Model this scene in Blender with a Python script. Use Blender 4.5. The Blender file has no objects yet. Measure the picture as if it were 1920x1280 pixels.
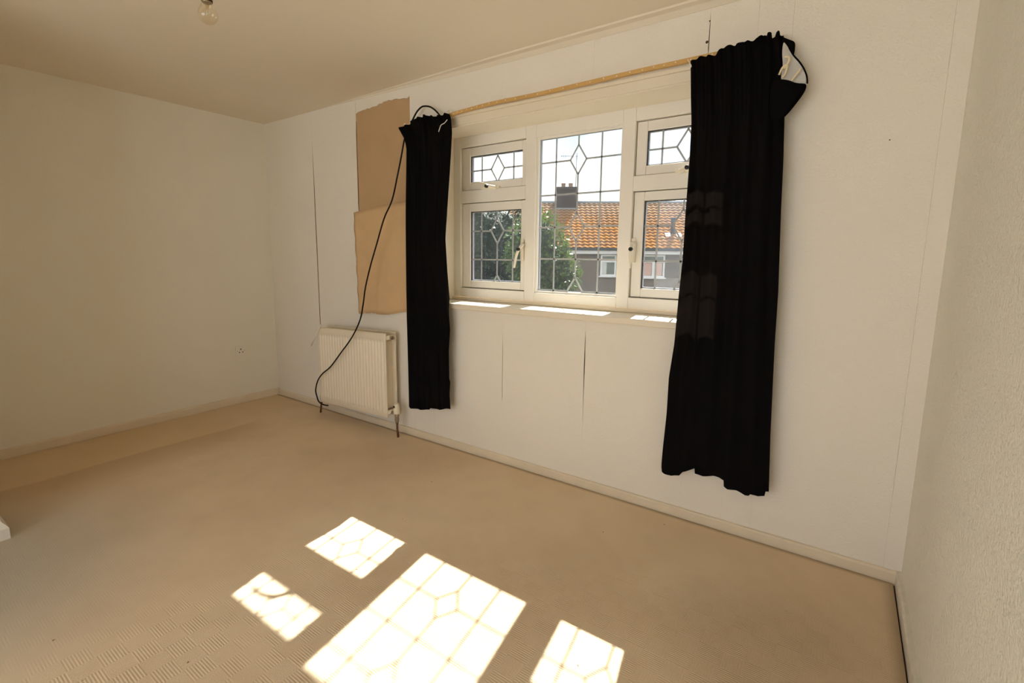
import bpy, bmesh, math, random
from mathutils import Vector, Matrix
random.seed(7)
SC = bpy.context.scene
COL = SC.collection
PI = math.pi
W, H, BACK = 4.4226, 2.35, -4.2        # room width, height, rear wall

# ------------------------------------------------------------------ camera
def make_camera():
    yaw, pitch, roll, f = -.6142, -.1423, .0088, 907.3
    fw = Vector((math.sin(yaw)*math.cos(pitch), math.cos(yaw)*math.cos(pitch), math.sin(pitch)))
    rt = Vector((math.cos(yaw), -math.sin(yaw), 0)); up = rt.cross(fw)
    r2 = rt*math.cos(roll)+up*math.sin(roll); u2 = -rt*math.sin(roll)+up*math.cos(roll)
    m = Matrix((( r2.x, u2.x, -fw.x, 4.1387), (r2.y, u2.y, -fw.y, -2.3388), (r2.z, u2.z, -fw.z, 1.2665), (0, 0, 0, 1)))
    cd = bpy.data.cameras.new('camera'); co = bpy.data.objects.new('camera', cd); COL.objects.link(co)
    co.matrix_world = m
    cd.sensor_width = 36; cd.lens = f/1920*36
    cd.shift_x = 18.6/1920; cd.shift_y = -30.99/1920
    cd.clip_start = .02; cd.clip_end = 500
    SC.camera = co
make_camera()

# ------------------------------------------------------------------ light
SKY, SUN = 2.45, 30.0
def make_world():
    w = bpy.data.worlds.new('sky'); SC.world = w; w.use_nodes = True
    n = w.node_tree.nodes; l = w.node_tree.links; n.clear()
    out = n.new('ShaderNodeOutputWorld'); bg = n.new('ShaderNodeBackground')
    tc = n.new('ShaderNodeTexCoord'); mp = n.new('ShaderNodeMapping'); mp.inputs['Scale'].default_value = (1, 1, 2.2)
    no = n.new('ShaderNodeTexNoise'); no.inputs['Scale'].default_value = 3.2; no.inputs['Detail'].default_value = 6
    cr = n.new('ShaderNodeValToRGB')
    cr.color_ramp.elements[0].position = .36; cr.color_ramp.elements[0].color = (.62, .80, 1.0, 1)
    cr.color_ramp.elements[1].position = .52; cr.color_ramp.elements[1].color = (1, 1, 1, 1)
    l.new(tc.outputs['Generated'], mp.inputs['Vector']); l.new(mp.outputs[0], no.inputs['Vector'])
    l.new(no.outputs[0], cr.inputs[0]); l.new(cr.outputs[0], bg.inputs[0]); l.new(bg.outputs[0], out.inputs[0])
    bg.inputs[1].default_value = SKY
make_world()
sd = bpy.data.lights.new('sun', 'SUN'); sd.energy = SUN; sd.angle = .0093; sd.color = (1, .965, .90)
so = bpy.data.objects.new('sun', sd); COL.objects.link(so); so.location = (0, 12, 14)
so.rotation_euler = Vector((.155, -1, -1.04)).to_track_quat('-Z', 'Y').to_euler()
SC.view_settings.view_transform = 'Standard'; SC.view_settings.look = 'None'
SC.view_settings.gamma = 1; SC.view_settings.use_curve_mapping = False
SC.view_settings.exposure = 0.51
SC.cycles.max_bounces = 14; SC.cycles.diffuse_bounces = 9; SC.cycles.transparent_max_bounces = 24
SC.cycles.caustics_reflective = False; SC.cycles.caustics_refractive = False

# ------------------------------------------------------------------ materials
def mat(name, col, rough=.6, metal=0., var=0., vscale=6., bump=0., bscale=200., bdist=.002, spec=.4, trans=0.):
    m = bpy.data.materials.new(name); m.use_nodes = True
    n = m.node_tree.nodes; l = m.node_tree.links
    b = n['Principled BSDF']; b.inputs['Roughness'].default_value = rough; b.inputs['Metallic'].default_value = metal
    b.inputs['Specular IOR Level'].default_value = spec
    geo = n.new('ShaderNodeNewGeometry')
    no = n.new('ShaderNodeTexNoise'); no.inputs['Scale'].default_value = vscale; no.inputs['Detail'].default_value = 5
    l.new(geo.outputs['Position'], no.inputs['Vector'])
    mx = n.new('ShaderNodeMix'); mx.data_type = 'RGBA'
    mx.inputs['A'].default_value = tuple(c*(1-var) for c in col)+(1,)
    mx.inputs['B'].default_value = tuple(min(1, c*(1+var*.6)) for c in col)+(1,)
    l.new(no.outputs[0], mx.inputs['Factor']); l.new(mx.outputs['Result'], b.inputs['Base Color'])
    if bump:
        n2 = n.new('ShaderNodeTexNoise'); n2.inputs['Scale'].default_value = bscale; n2.inputs['Detail'].default_value = 2
        l.new(geo.outputs['Position'], n2.inputs['Vector'])
        bp = n.new('ShaderNodeBump'); bp.inputs['Strength'].default_value = bump; bp.inputs['Distance'].default_value = bdist
        l.new(n2.outputs[0], bp.inputs['Height']); l.new(bp.outputs[0], b.inputs['Normal'])
    return m

M = {}
M['paper'] = mat('wallpaper_white', (.82, .775, .695), .75, var=.03, vscale=3, bump=.6, bscale=120, bdist=.004, spec=.2)
M['paper_left'] = mat('wall_paint_left', (.83, .79, .695), .8, var=.04, vscale=2, bump=.25, bscale=160, spec=.15)
M['woodchip'] = mat('woodchip_paper', (.83, .82, .755), .7, var=.03, vscale=4, bump=1., bscale=105, bdist=.006, spec=.25)
M['ceiling'] = mat('ceiling_paint', (.80, .73, .615), .85, var=.04, vscale=1.4, bump=.08, bscale=300, spec=.1)
M['plaster'] = mat('bare_plaster', (.52, .355, .20), .9, var=.10, vscale=7, bump=.1, bscale=200, spec=.1)
M['kraft'] = mat('paper_backing', (.66, .45, .25), .85, var=.12, vscale=9, bump=.25, bscale=60, bdist=.004, spec=.15)
M['gloss'] = mat('cream_gloss_paint', (.80, .72, .58), .4, var=.05, vscale=5, spec=.4)
M['skirt'] = mat('aged_skirting_paint', (.76, .655, .505), .5, var=.10, vscale=9, spec=.3)
M['skirt_white'] = mat('worn_white_skirting', (.74, .70, .62), .5, var=.2, vscale=30, spec=.3)
M['upvc'] = mat('white_upvc', (.85, .81, .74), .35, var=.02, spec=.5)
M['handle'] = mat('ivory_handle', (.82, .75, .62), .3, spec=.5)
M['button'] = mat('black_button', (.02, .018, .016), .3)
M['rubber'] = mat('dark_gasket', (.06, .055, .05), .7)
M['spacer'] = mat('glazing_spacer', (.42, .42, .46), .45)
M['lead'] = mat('lead_strip', (.42, .44, .46), .5)
M['radiator'] = mat('cream_radiator_enamel', (.82, .73, .58), .38, var=.03, spec=.45)
M['valve'] = mat('ivory_valve_head', (.80, .72, .58), .4)
M['brass'] = mat('dull_plated_brass', (.36, .29, .2), .45, metal=.7)
M['copper'] = mat('brown_painted_pipe', (.16, .06, .03), .5)
M['curtain_tape'] = mat('white_heading_tape', (.60, .585, .56), .8, var=.08, vscale=60, bump=.4, bscale=300)
M['hook'] = mat('yellowed_plastic', (.78, .68, .46), .45)
M['white_plastic'] = mat('white_plastic', (.82, .78, .70), .45)
M['track'] = mat('tan_track', (.62, .38, .13), .45, var=.15, vscale=20)
M['cable'] = mat('black_rubber_cable', (.010, .007, .005), .7, spec=.2)
M['dark_gap'] = mat('dark_gap_fill', (.07, .04, .02), .9)
M['brown_gap'] = mat('brown_seam_shade', (.16, .08, .035), .9)
M['hole'] = mat('socket_hole', (.05, .035, .025), .8)
M['flex'] = mat('white_flex', (.7, .66, .58), .5)
M['chimney'] = None

def curtain_mat():
    m = bpy.data.materials.new('black_cotton'); m.use_nodes = True
    n = m.node_tree.nodes; l = m.node_tree.links; n.clear()
    o = n.new('ShaderNodeOutputMaterial'); d = n.new('ShaderNodeBsdfDiffuse'); t = n.new('ShaderNodeBsdfTranslucent'); mx = n.new('ShaderNodeMixShader')
    sh = n.new('ShaderNodeBsdfSheen'); sh.inputs['Color'].default_value = (.02, .02, .02, 1)
    d.inputs[0].default_value = (.0065, .006, .0062, 1); t.inputs[0].default_value = (.018, .0125, .0095, 1); mx.inputs[0].default_value = .10
    geo = n.new('ShaderNodeNewGeometry'); no = n.new('ShaderNodeTexNoise'); no.inputs['Scale'].default_value = 500
    bp = n.new('ShaderNodeBump'); bp.inputs['Strength'].default_value = .2; bp.inputs['Distance'].default_value = .001
    l.new(geo.outputs['Position'], no.inputs['Vector']); l.new(no.outputs[0], bp.inputs['Height']); l.new(bp.outputs[0], d.inputs['Normal'])
    l.new(d.outputs[0], mx.inputs[1]); l.new(t.outputs[0], mx.inputs[2]); l.new(mx.outputs[0], o.inputs[0])
    return m
M['curtain'] = curtain_mat()

def glass_mat(name, tint, refl=.05, haze=.0):
    m = bpy.data.materials.new(name); m.use_nodes = True
    n = m.node_tree.nodes; l = m.node_tree.links; n.clear()
    o = n.new('ShaderNodeOutputMaterial'); t = n.new('ShaderNodeBsdfTransparent'); g = n.new('ShaderNodeBsdfGlossy'); mx = n.new('ShaderNodeMixShader')
    t.inputs[0].default_value = tint+(1,); g.inputs['Roughness'].default_value = .02
    mx.inputs[0].default_value = refl
    l.new(t.outputs[0], mx.inputs[1]); l.new(g.outputs[0], mx.inputs[2])
    last = mx
    if haze:
        d = n.new('ShaderNodeBsdfTranslucent'); d.inputs[0].default_value = (.8, .85, .9, 1); m2 = n.new('ShaderNodeMixShader')
        geo = n.new('ShaderNodeNewGeometry'); no = n.new('ShaderNodeTexNoise'); no.inputs['Scale'].default_value = 9; no.inputs['Detail'].default_value = 6
        mr = n.new('ShaderNodeMapRange'); mr.inputs[1].default_value = .3; mr.inputs[2].default_value = .75; mr.inputs[3].default_value = haze*.6; mr.inputs[4].default_value = haze*1.5
        l.new(geo.outputs['Position'], no.inputs['Vector']); l.new(no.outputs[0], mr.inputs[0]); l.new(mr.outputs[0], m2.inputs[0])
        l.new(last.outputs[0], m2.inputs[1]); l.new(d.outputs[0], m2.inputs[2]); last = m2
    l.new(last.outputs[0], o.inputs[0])
    return m
M['glass'] = glass_mat('dusty_window_glass', (.80, .807, .805), .02, .0025)
M['clear'] = glass_mat('clear_pane', (.96, .96, .96), .04)

def bulb_glass():
    m = bpy.data.materials.new('bulb_glass'); m.use_nodes = True
    n = m.node_tree.nodes; l = m.node_tree.links; n.clear()
    o = n.new('ShaderNodeOutputMaterial'); t = n.new('ShaderNodeBsdfTransparent'); g = n.new('ShaderNodeBsdfGlossy'); mx = n.new('ShaderNodeMixShader'); lw = n.new('ShaderNodeLayerWeight')
    t.inputs[0].default_value = (.97, .94, .86, 1); g.inputs['Roughness'].default_value = .04; lw.inputs[0].default_value = .5
    pw = n.new('ShaderNodeMath'); pw.operation = 'POWER'; pw.inputs[1].default_value = 3.; l.new(lw.outputs['Facing'], pw.inputs[0])
    mr = n.new('ShaderNodeMapRange'); mr.inputs[3].default_value = .05; mr.inputs[4].default_value = .45; l.new(pw.outputs[0], mr.inputs[0])
    l.new(mr.outputs[0], mx.inputs[0]); l.new(t.outputs[0], mx.inputs[1]); l.new(g.outputs[0], mx.inputs[2]); l.new(mx.outputs[0], o.inputs[0])
    return m
M['bulb'] = bulb_glass()

class NB:
    """tiny node-building helper for a procedural material"""
    def __init__(s, name):
        s.m = bpy.data.materials.new(name); s.m.use_nodes = True
        s.n = s.m.node_tree.nodes; s.l = s.m.node_tree.links; s.b = s.n['Principled BSDF']
        s.pos = s.n.new('ShaderNodeNewGeometry').outputs['Position']
        sp = s.n.new('ShaderNodeSeparateXYZ'); s.l.new(s.pos, sp.inputs[0]); s.x, s.y, s.z = sp.outputs
    def put(s, v, sock):
        if hasattr(v, 'is_output'): s.l.new(v, sock)
        else: sock.default_value = v
    def math(s, op, a, b=0., c=0.):
        k = s.n.new('ShaderNodeMath'); k.operation = op
        for i, v in enumerate((a, b, c)): s.put(v, k.inputs[i])
        return k.outputs[0]
    def noise(s, scale, detail=4, vec=None):
        k = s.n.new('ShaderNodeTexNoise'); k.inputs['Scale'].default_value = scale; k.inputs['Detail'].default_value = detail
        s.l.new(vec or s.pos, k.inputs['Vector']); return k.outputs[0]
    def ramp(s, v, lo, hi, a=0., b=1.):
        k = s.n.new('ShaderNodeMapRange'); k.interpolation_type = 'SMOOTHSTEP'
        s.put(v, k.inputs[0])
        for i, q in enumerate((lo, hi, a, b)): k.inputs[i+1].default_value = q
        return k.outputs[0]
    def mix(s, f, a, b):
        k = s.n.new('ShaderNodeMix'); k.data_type = 'RGBA'
        s.put(f, k.inputs['Factor'])
        s.put(a if hasattr(a, 'is_output') else tuple(a)+(1,), k.inputs['A']); s.put(b if hasattr(b, 'is_output') else tuple(b)+(1,), k.inputs['B'])
        return k.outputs['Result']
    def bump(s, h, strength, dist):
        k = s.n.new('ShaderNodeBump'); k.inputs['Strength'].default_value = strength; k.inputs['Distance'].default_value = dist
        s.l.new(h, k.inputs['Height']); s.l.new(k.outputs[0], s.b.inputs['Normal'])

def carpet_mat():
    k = NB('beige_basketweave_carpet'); k.b.inputs['Roughness'].default_value = .95; k.b.inputs['Specular IOR Level'].default_value = .05
    wob = k.math('MULTIPLY', k.math('SUBTRACT', k.noise(2.2, 3), .5), .10)
    base = k.mix(k.ramp(k.noise(1.1, 5), .35, .65), (.67, .525, .365), (.74, .60, .43))
    base = k.mix(k.math('MULTIPLY', k.ramp(k.noise(6, 6), .42, .75), .16), base, (.54, .41, .27))
    xw = k.math('ADD', k.x, wob)
    # cleaner strip where furniture stood by the left wall, and the worn dirty line along its edge
    inx = k.ramp(k.x, .545, .57, 1, 0); iny = k.ramp(k.y, -.74, -.70, 1, 0)
    patch = k.math('MULTIPLY', inx, iny)
    dirt = k.math('MULTIPLY', k.math('MULTIPLY', k.ramp(xw, .55, .58), k.ramp(xw, .58, .95, 1, 0)), k.ramp(k.y, -.75, -.35, 1, 0))
    base = k.mix(k.math('MULTIPLY', dirt, .45), base, (.46, .32, .18))
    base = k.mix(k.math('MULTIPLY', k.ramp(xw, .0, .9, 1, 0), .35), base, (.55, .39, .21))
    base = k.mix(k.math('MULTIPLY', patch, .6), base, (.68, .52, .33))
    # greyer, darker patch by the doorway end of the side wall
    dx = k.math('SUBTRACT', xw, 1.45); dy = k.math('ADD', k.y, 2.3)
    r = k.math('SQRT', k.math('ADD', k.math('MULTIPLY', dx, dx), k.math('MULTIPLY', dy, dy)))
    base = k.mix(k.math('MULTIPLY', k.ramp(r, .2, 1.05, 1, 0), .85), base, (.40, .365, .31))
    # soiled patch towards the right-hand corner
    dx = k.math('SUBTRACT', xw, 4.02); dy = k.math('ADD', k.y, .68)
    r = k.math('ADD', k.math('SQRT', k.math('ADD', k.math('MULTIPLY', dx, dx), k.math('MULTIPLY', dy, dy))), wob)
    base = k.mix(k.math('MULTIPLY', k.ramp(r, .1, .45, 1, 0), .6), base, (.46, .355, .235))
    # few specks
    base = k.mix(k.ramp(k.noise(38, 2), .765, .79), base, (.22, .15, .09))
    # edge dirt along the skirtings
    e = k.math('MAXIMUM', k.ramp(k.y, -.05, -.02), k.ramp(k.x, W-.07, W-.02))
    base = k.mix(k.math('MULTIPLY', e, .6), base, (.24, .17, .10))
    k.l.new(base, k.b.inputs['Base Color'])
    # basket weave: 7 cm squares, ribbed ones alternate with flat ones
    c = .07
    fx = k.math('FLOOR', k.math('DIVIDE', k.x, c)); fy = k.math('FLOOR', k.math('DIVIDE', k.y, c))
    par = k.math('ABSOLUTE', k.math('MODULO', k.math('ADD', fx, fy), 2.))
    rib = k.math('SINE', k.math('MULTIPLY', k.y, 2*PI/.008))
    rib2 = k.math('SINE', k.math('MULTIPLY', k.x, 2*PI/.008))
    h = k.math('ADD', k.math('MULTIPLY', rib, par), k.math('MULTIPLY', k.math('MULTIPLY', rib2, k.math('SUBTRACT', 1., par)), .3))
    h = k.math('ADD', h, k.math('MULTIPLY', k.noise(260, 2), 1.6))
    far = k.math('SUBTRACT', k.math('MULTIPLY', k.x, .45), k.y)        # the weave is worn flat near the window and the doorway
    wear = k.math('MULTIPLY', k.ramp(k.noise(1.7, 3), .30, .5), k.math('MULTIPLY', k.ramp(k.x, 2.15, 2.5), k.ramp(far, 1.95, 2.4)))
    h = k.math('MULTIPLY', h, k.math('ADD', .08, k.math('MULTIPLY', wear, .92)))
    k.bump(h, .35, .0028)
    return k.m
M['carpet'] = carpet_mat()

def tile_mat():
    k = NB('lichened_clay_tile'); k.b.inputs['Roughness'].default_value = 1; k.b.inputs['Specular IOR Level'].default_value = 0
    a = k.mix(k.ramp(k.noise(1.6, 4), .38, .6), (.25, .128, .062), (.31, .14, .042))
    a = k.mix(k.ramp(k.noise(5, 6), .55, .72), a, (.28, .235, .18))
    a = k.mix(k.math('MULTIPLY', k.ramp(k.z, 3.0, 4.3), .55), a, (.27, .21, .165))
    k.l.new(a, k.b.inputs['Base Color'])
    return k.m
M['tile'] = tile_mat()
def brick_mat(name, a, b, mortar):
    k = NB(name); k.b.inputs['Roughness'].default_value = .9
    t = k.n.new('ShaderNodeTexBrick'); t.inputs['Scale'].default_value = 1
    t.inputs['Brick Width'].default_value = .225; t.inputs['Row Height'].default_value = .075; t.inputs['Mortar Size'].default_value = .01
    t.inputs['Color1'].default_value = a+(1,); t.inputs['Color2'].default_value = b+(1,); t.inputs['Mortar'].default_value = mortar+(1,)
    cx = k.n.new('ShaderNodeCombineXYZ')
    s = k.math('ADD', k.math('MULTIPLY', k.x, .866), k.math('MULTIPLY', k.y, .5))
    s = k.math('ADD', s, k.math('SUBTRACT', k.math('MULTIPLY', k.x, .5), k.math('MULTIPLY', k.y, .866)))
    k.l.new(s, cx.inputs[0]); k.l.new(k.z, cx.inputs[1]); k.l.new(cx.outputs[0], t.inputs['Vector'])
    c = k.mix(k.math('MULTIPLY', k.noise(.9, 5), .5), t.outputs['Color'], tuple(v*.7 for v in a))
    k.l.new(c, k.b.inputs['Base Color'])
    return k.m
M['brick'] = brick_mat('grey_brown_brick', (.15, .12, .10), (.20, .165, .14), (.22, .20, .18))
M['chimney'] = brick_mat('dark_chimney_brick', (.04, .028, .028), (.06, .04, .038), (.06, .055, .055))
M['leaf'] = mat('glossy_evergreen_leaf', (.055, .115, .022), .3, var=.6, vscale=5, spec=.5)
def leaf_translucent(m):
    """let the low sun behind a leaf glow through it"""
    n = m.node_tree.nodes; l = m.node_tree.links; o = n['Material Output']; b = n['Principled BSDF']
    t = n.new('ShaderNodeBsdfTranslucent'); t.inputs[0].default_value = (.17, .24, .05, 1)
    mx = n.new('ShaderNodeMixShader'); mx.inputs[0].default_value = .16
    l.new(b.outputs[0], mx.inputs[1]); l.new(t.outputs[0], mx.inputs[2]); l.new(mx.outputs[0], o.inputs[0])
leaf_translucent(M['leaf'])
M['leaf_shaded'] = mat('shaded_evergreen_leaf', (.022, .045, .018), .35, var=.6, vscale=4, spec=.5)  # shade and haze over the left tree painted into this darker leaf
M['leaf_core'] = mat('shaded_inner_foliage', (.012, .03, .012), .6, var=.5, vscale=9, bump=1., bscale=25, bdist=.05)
M['bark'] = mat('bark', (.09, .06, .04), .9, var=.3, vscale=20)
M['grass'] = mat('worn_ground', (.17, .15, .115), .9, var=.3, vscale=2)
M['fascia'] = mat('white_fascia', (.72, .72, .72), .5)
M['gutter'] = mat('dark_gutter', (.05, .055, .065), .4)
M['far_glass'] = mat('far_window_glass', (.10, .13, .10), .08, var=.6, vscale=3, spec=.8)
M['pink'] = mat('pink_curtain', (.62, .42, .36), .8, var=.1)
M['net'] = mat('net_curtain', (.6, .6, .58), .9, var=.2, vscale=8)
M['galv'] = mat('grey_metal', (.25, .27, .29), .5, metal=.6)
M['glint'] = mat('pale_glint', (.75, .76, .78), .35)
M['pot'] = mat('clay_pot', (.34, .22, .16), .8)
M['exterior'] = mat('outer_render', (.55, .48, .40), .9)

# ------------------------------------------------------------------ mesh helpers
class MB:
    def __init__(s): s.v = []; s.f = []; s.smooth = []
    def add(s, v, f, sm=False):
        o = len(s.v); s.v += [tuple(p) for p in v]; s.f += [tuple(i+o for i in q) for q in f]; s.smooth += [sm]*len(f); return s
    def box(s, x0, x1, y0, y1, z0, z1):
        v = [(x0,y0,z0),(x1,y0,z0),(x1,y1,z0),(x0,y1,z0),(x0,y0,z1),(x1,y0,z1),(x1,y1,z1),(x0,y1,z1)]
        return s.add(v, [(3,2,1,0),(4,5,6,7),(0,1,5,4),(1,2,6,5),(2,3,7,6),(3,0,4,7)])
    def prism(s, poly, d0, d1, axes='xz'):
        """polygon in two axes extruded along the third"""
        k = len(poly)
        def P(p, d):
            if axes == 'xz': return (p[0], d, p[1])
            if axes == 'yz': return (d, p[0], p[1])
            return (p[0], p[1], d)
        v = [P(p, d0) for p in poly]+[P(p, d1) for p in poly]
        f = [tuple(range(k)), tuple(range(2*k-1, k-1, -1))]+[(i, i+k, (i+1) % k+k, (i+1) % k) for i in range(k)]
        return s.add(v, f)
    def tube(s, pts, r, seg=8, cap=True):
        pts = [Vector(p) for p in pts]; k = len(pts); rs = r if isinstance(r, (list, tuple)) else [r]*k
        v = []; nrm = None
        for i, p in enumerate(pts):
            t = (pts[min(i+1, k-1)]-pts[max(i-1, 0)]).normalized()
            if nrm is None:
                nrm = t.orthogonal().normalized()
            nrm = (nrm-t*nrm.dot(t)).normalized(); b = t.cross(nrm)
            for j in range(seg):
                a = 2*PI*j/seg; v.append(p+(nrm*math.cos(a)+b*math.sin(a))*rs[i])
        f = [(i*seg+j, i*seg+(j+1) % seg, (i+1)*seg+(j+1) % seg, (i+1)*seg+j) for i in range(k-1) for j in range(seg)]
        s.add(v, f, True)
        if cap:
            o = len(s.v)-k*seg
            s.f += [tuple(o+j for j in range(seg-1, -1, -1)), tuple(o+(k-1)*seg+j for j in range(seg))]; s.smooth += [False, False]
        return s
    def lathe(s, prof, c, seg=20, axis='z'):
        """profile of (radius, height) about an axis through c"""
        v = []
        for r, h in prof:
            for j in range(seg):
                a = 2*PI*j/seg; x, y = r*math.cos(a), r*math.sin(a)
                p = {'z': (x, y, h), 'y': (x, h, y), 'x': (h, x, y)}[axis]
                v.append((c[0]+p[0], c[1]+p[1], c[2]+p[2]))
        f = [(i*seg+j, i*seg+(j+1) % seg, (i+1)*seg+(j+1) % seg, (i+1)*seg+j) for i in range(len(prof)-1) for j in range(seg)]
        return s.add(v, f, True)
    def grid(s, fn, nu, nv, sm=True):
        v = [fn(i/nu, j/nv) for j in range(nv+1) for i in range(nu+1)]
        f = [(j*(nu+1)+i, j*(nu+1)+i+1, (j+1)*(nu+1)+i+1, (j+1)*(nu+1)+i) for j in range(nv) for i in range(nu)]
        return s.add(v, f, sm)
    def mesh(s, name, m):
        me = bpy.data.meshes.new(name); me.from_pydata(s.v, [], s.f); me.materials.append(m)
        me.polygons.foreach_set('use_smooth', s.smooth); me.update()
        bm = bmesh.new(); bm.from_mesh(me); bmesh.ops.recalc_face_normals(bm, faces=bm.faces); bm.to_mesh(me); bm.free()
        return me
    def build(s, name, m, parent=None, bevel=0, loc=None):
        me = s.mesh(name, m)
        if bevel:
            bm = bmesh.new(); bm.from_mesh(me)
            bmesh.ops.bevel(bm, geom=list(bm.edges), offset=bevel, segments=2, profile=.5, affect='EDGES', clamp_overlap=True)
            bm.to_mesh(me); bm.free()
        o = bpy.data.objects.new(name, me); COL.objects.link(o)
        if parent: o.parent = parent
        if loc:                       # keep the shape, put the origin at loc
            me.transform(Matrix.Translation(-Vector(loc))); o.location = loc
        return o

def tag(o, label=None, cat=None, group=None, kind=None):
    if label: o['label'] = label
    if cat: o['category'] = cat
    if group: o['group'] = group
    if kind: o['kind'] = kind
    return o
def empty(name, loc=(0, 0, 0)):
    o = bpy.data.objects.new(name, None); COL.objects.link(o); o.location = loc; o.empty_display_size = .1
    return o
def adopt(root, *objs):
    """parent parts that were built in world space to a thing's base"""
    for o in objs:
        o.parent = root; o.matrix_parent_inverse = Matrix.Translation(-root.location)
    return objs[0]
def smooth_path(pts, n=6):
    P = [Vector(p) for p in pts]; out = []
    for i in range(len(P)-1):
        a, b, c, d = P[max(i-1, 0)], P[i], P[i+1], P[min(i+2, len(P)-1)]
        for k in range(n):
            t = k/n
            out.append(.5*((2*b)+(c-a)*t+(2*a-5*b+4*c-d)*t*t+(3*b-a-3*c+d)*t**3))
    return out+[P[-1]]

# ================================================================== ROOM
WX0, WX1, WZ0, WZ1 = 1.93, 3.757, .945, 2.036      # window opening
FLOOR_BASE = tag(MB().box(-.1, W+.1, BACK-.1, .0, -.12, -.012).build('floor', M['dark_gap']), 'dark floor boards under the beige fitted carpet', 'floor', kind='structure')
MB().box(.019, W-.0235, BACK+.02, -.0195, -.0119, 0).build('carpet', M['carpet'], FLOOR_BASE)
tag(MB().box(-.1, W+.1, BACK-.1, .3, H, H+.12).build('ceiling', M['ceiling']), 'yellowed white plaster ceiling', 'ceiling', kind='structure')

# window wall: brown plaster with wallpaper drops on it
wb = MB()
Y0, Y1 = .003, .30
wb.box(-.1, WX0, Y0, Y1, -.12, H); wb.box(WX1, W+.1, Y0, Y1, -.12, H)
wb.box(WX0, WX1, Y0, Y1, -.12, WZ0); wb.box(WX0, WX1, Y0, Y1, WZ1, H)
wall_back = tag(wb.build('wall_back', M['plaster']), 'window wall of brown plaster under white embossed wallpaper', 'wall', kind='structure')
g = .0003
def strip(poly): return MB().prism(poly, -.0005, .0032).build('wallpaper_strip', M['paper'], wall_back)
zb = .02
def crackw(z, zs):            # piecewise linear crack half-opening
    for (za, wa), (zc, wc) in zip(zs, zs[1:]):
        if za <= z <= zc: return wa+(wc-wa)*(z-za)/(zc-za)
    return 0
def vseam(xa, xb, za, zc, left=None, right=None, n=16):
    """wallpaper drop between two seams; left/right give crack openings"""
    zz = [za+(zc-za)*i/n for i in range(n+1)]
    for cr in (left, right):
        if cr: zz += [z for z, _ in cr if za < z < zc]
    zz = sorted(set(zz))
    L = [(xa+g+(crackw(z, left) if left else 0), z) for z in zz]
    R = [(xb-g-(crackw(z, right) if right else 0), z) for z in zz]
    return strip(L+R[::-1])
C1 = [(.60, .001), (.72, .0045), (1.3, .0055), (1.75, .0045), (2.0, .002), (2.13, .0)]
C2 = [(.38, 0), (.42, .0012), (.7, .0012), (.80, 0)]
C3 = [(.33, 0), (.50, .001), (.70, .0028), (.82, .0016), (.885, 0)]
C4 = [(2.12, 0), (2.16, .0018), (2.25, .0012), (2.3, 0)]
C5 = [(1.56, .0), (1.62, .005), (1.9, .004), (2.12, .0035), (2.2, 0)]
vseam(0, .675, zb, H, right=C1)
vseam(.675, 1.205, zb, H, left=C1, right=C5)
vseam(1.205, 1.745, zb, .93)
vseam(1.745, WX0, zb, H)
for a, b, l_, r_ in ((WX0, 2.495, None, C2), (2.495, 3.034, C2, C3), (3.034, 3.57, C3, None), (3.57, WX1, None, None)):
    vseam(a, b, zb, WZ0, l_, r_)
for a, b, l_, r_ in ((WX0, 2.477, None, None), (2.477, 3.03, None, None), (3.03, 3.568, None, C4), (3.568, WX1, C4, None)):
    vseam(a, b, WZ1, H, l_, r_)
vseam(WX1, 3.882, zb, H); vseam(3.882, 4.365, zb, H); vseam(4.365, W, zb, H)
# torn remnant of the missing drop under the ceiling
rnd = random.Random(3)
low = [(1.208+.537*i/22, 2.278+.007*math.sin(i*.55)+rnd.uniform(-.006, .006)-(.022 if i < 5 else .008 if i < 8 else 0)) for i in range(23)]
strip([(1.745, H), (1.206, H)]+low)
# dark strips in the open seams, the curled edges' shadow painted in
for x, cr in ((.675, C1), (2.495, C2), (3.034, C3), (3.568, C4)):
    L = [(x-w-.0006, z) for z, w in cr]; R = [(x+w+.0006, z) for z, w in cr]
    MB().prism(L+R[::-1], .0012, .004).build('seam_shade', M['brown_gap'] if x < 1 else M['dark_gap'], wall_back)
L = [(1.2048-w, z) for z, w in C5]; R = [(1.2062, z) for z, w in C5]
MB().prism(L+R[::-1], .0012, .004).build('seam_shade', M['brown_gap'], wall_back)
MB().lathe([(0, -.0012), (.006, -.0012), (.0065, .001)], (3.560, 0, 2.187), 10, 'y').build('plaster_hole', M['dark_gap'], wall_back)
MB().lathe([(0, -.0012), (.003, -.0012), (.0033, .001)], (3.566, 0, 2.27), 8, 'y').build('plaster_hole', M['dark_gap'], wall_back)
MB().lathe([(0, -.0012), (.0022, -.0012), (.0026, .001)], (4.227, 0, 1.70), 10, 'y').build('plaster_hole', M['dark_gap'], wall_back)

tag(MB().box(-.12, 0, BACK-.1, .3, -.12, H).build('wall_left', M['paper_left']), 'plain off-white wall at the far left', 'wall', kind='structure')
tag(MB().box(W, W+.12, BACK-.1, .3, -.12, H).build('wall_right', M['woodchip']), 'off-white woodchip papered wall at the right', 'wall', kind='structure')
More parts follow.
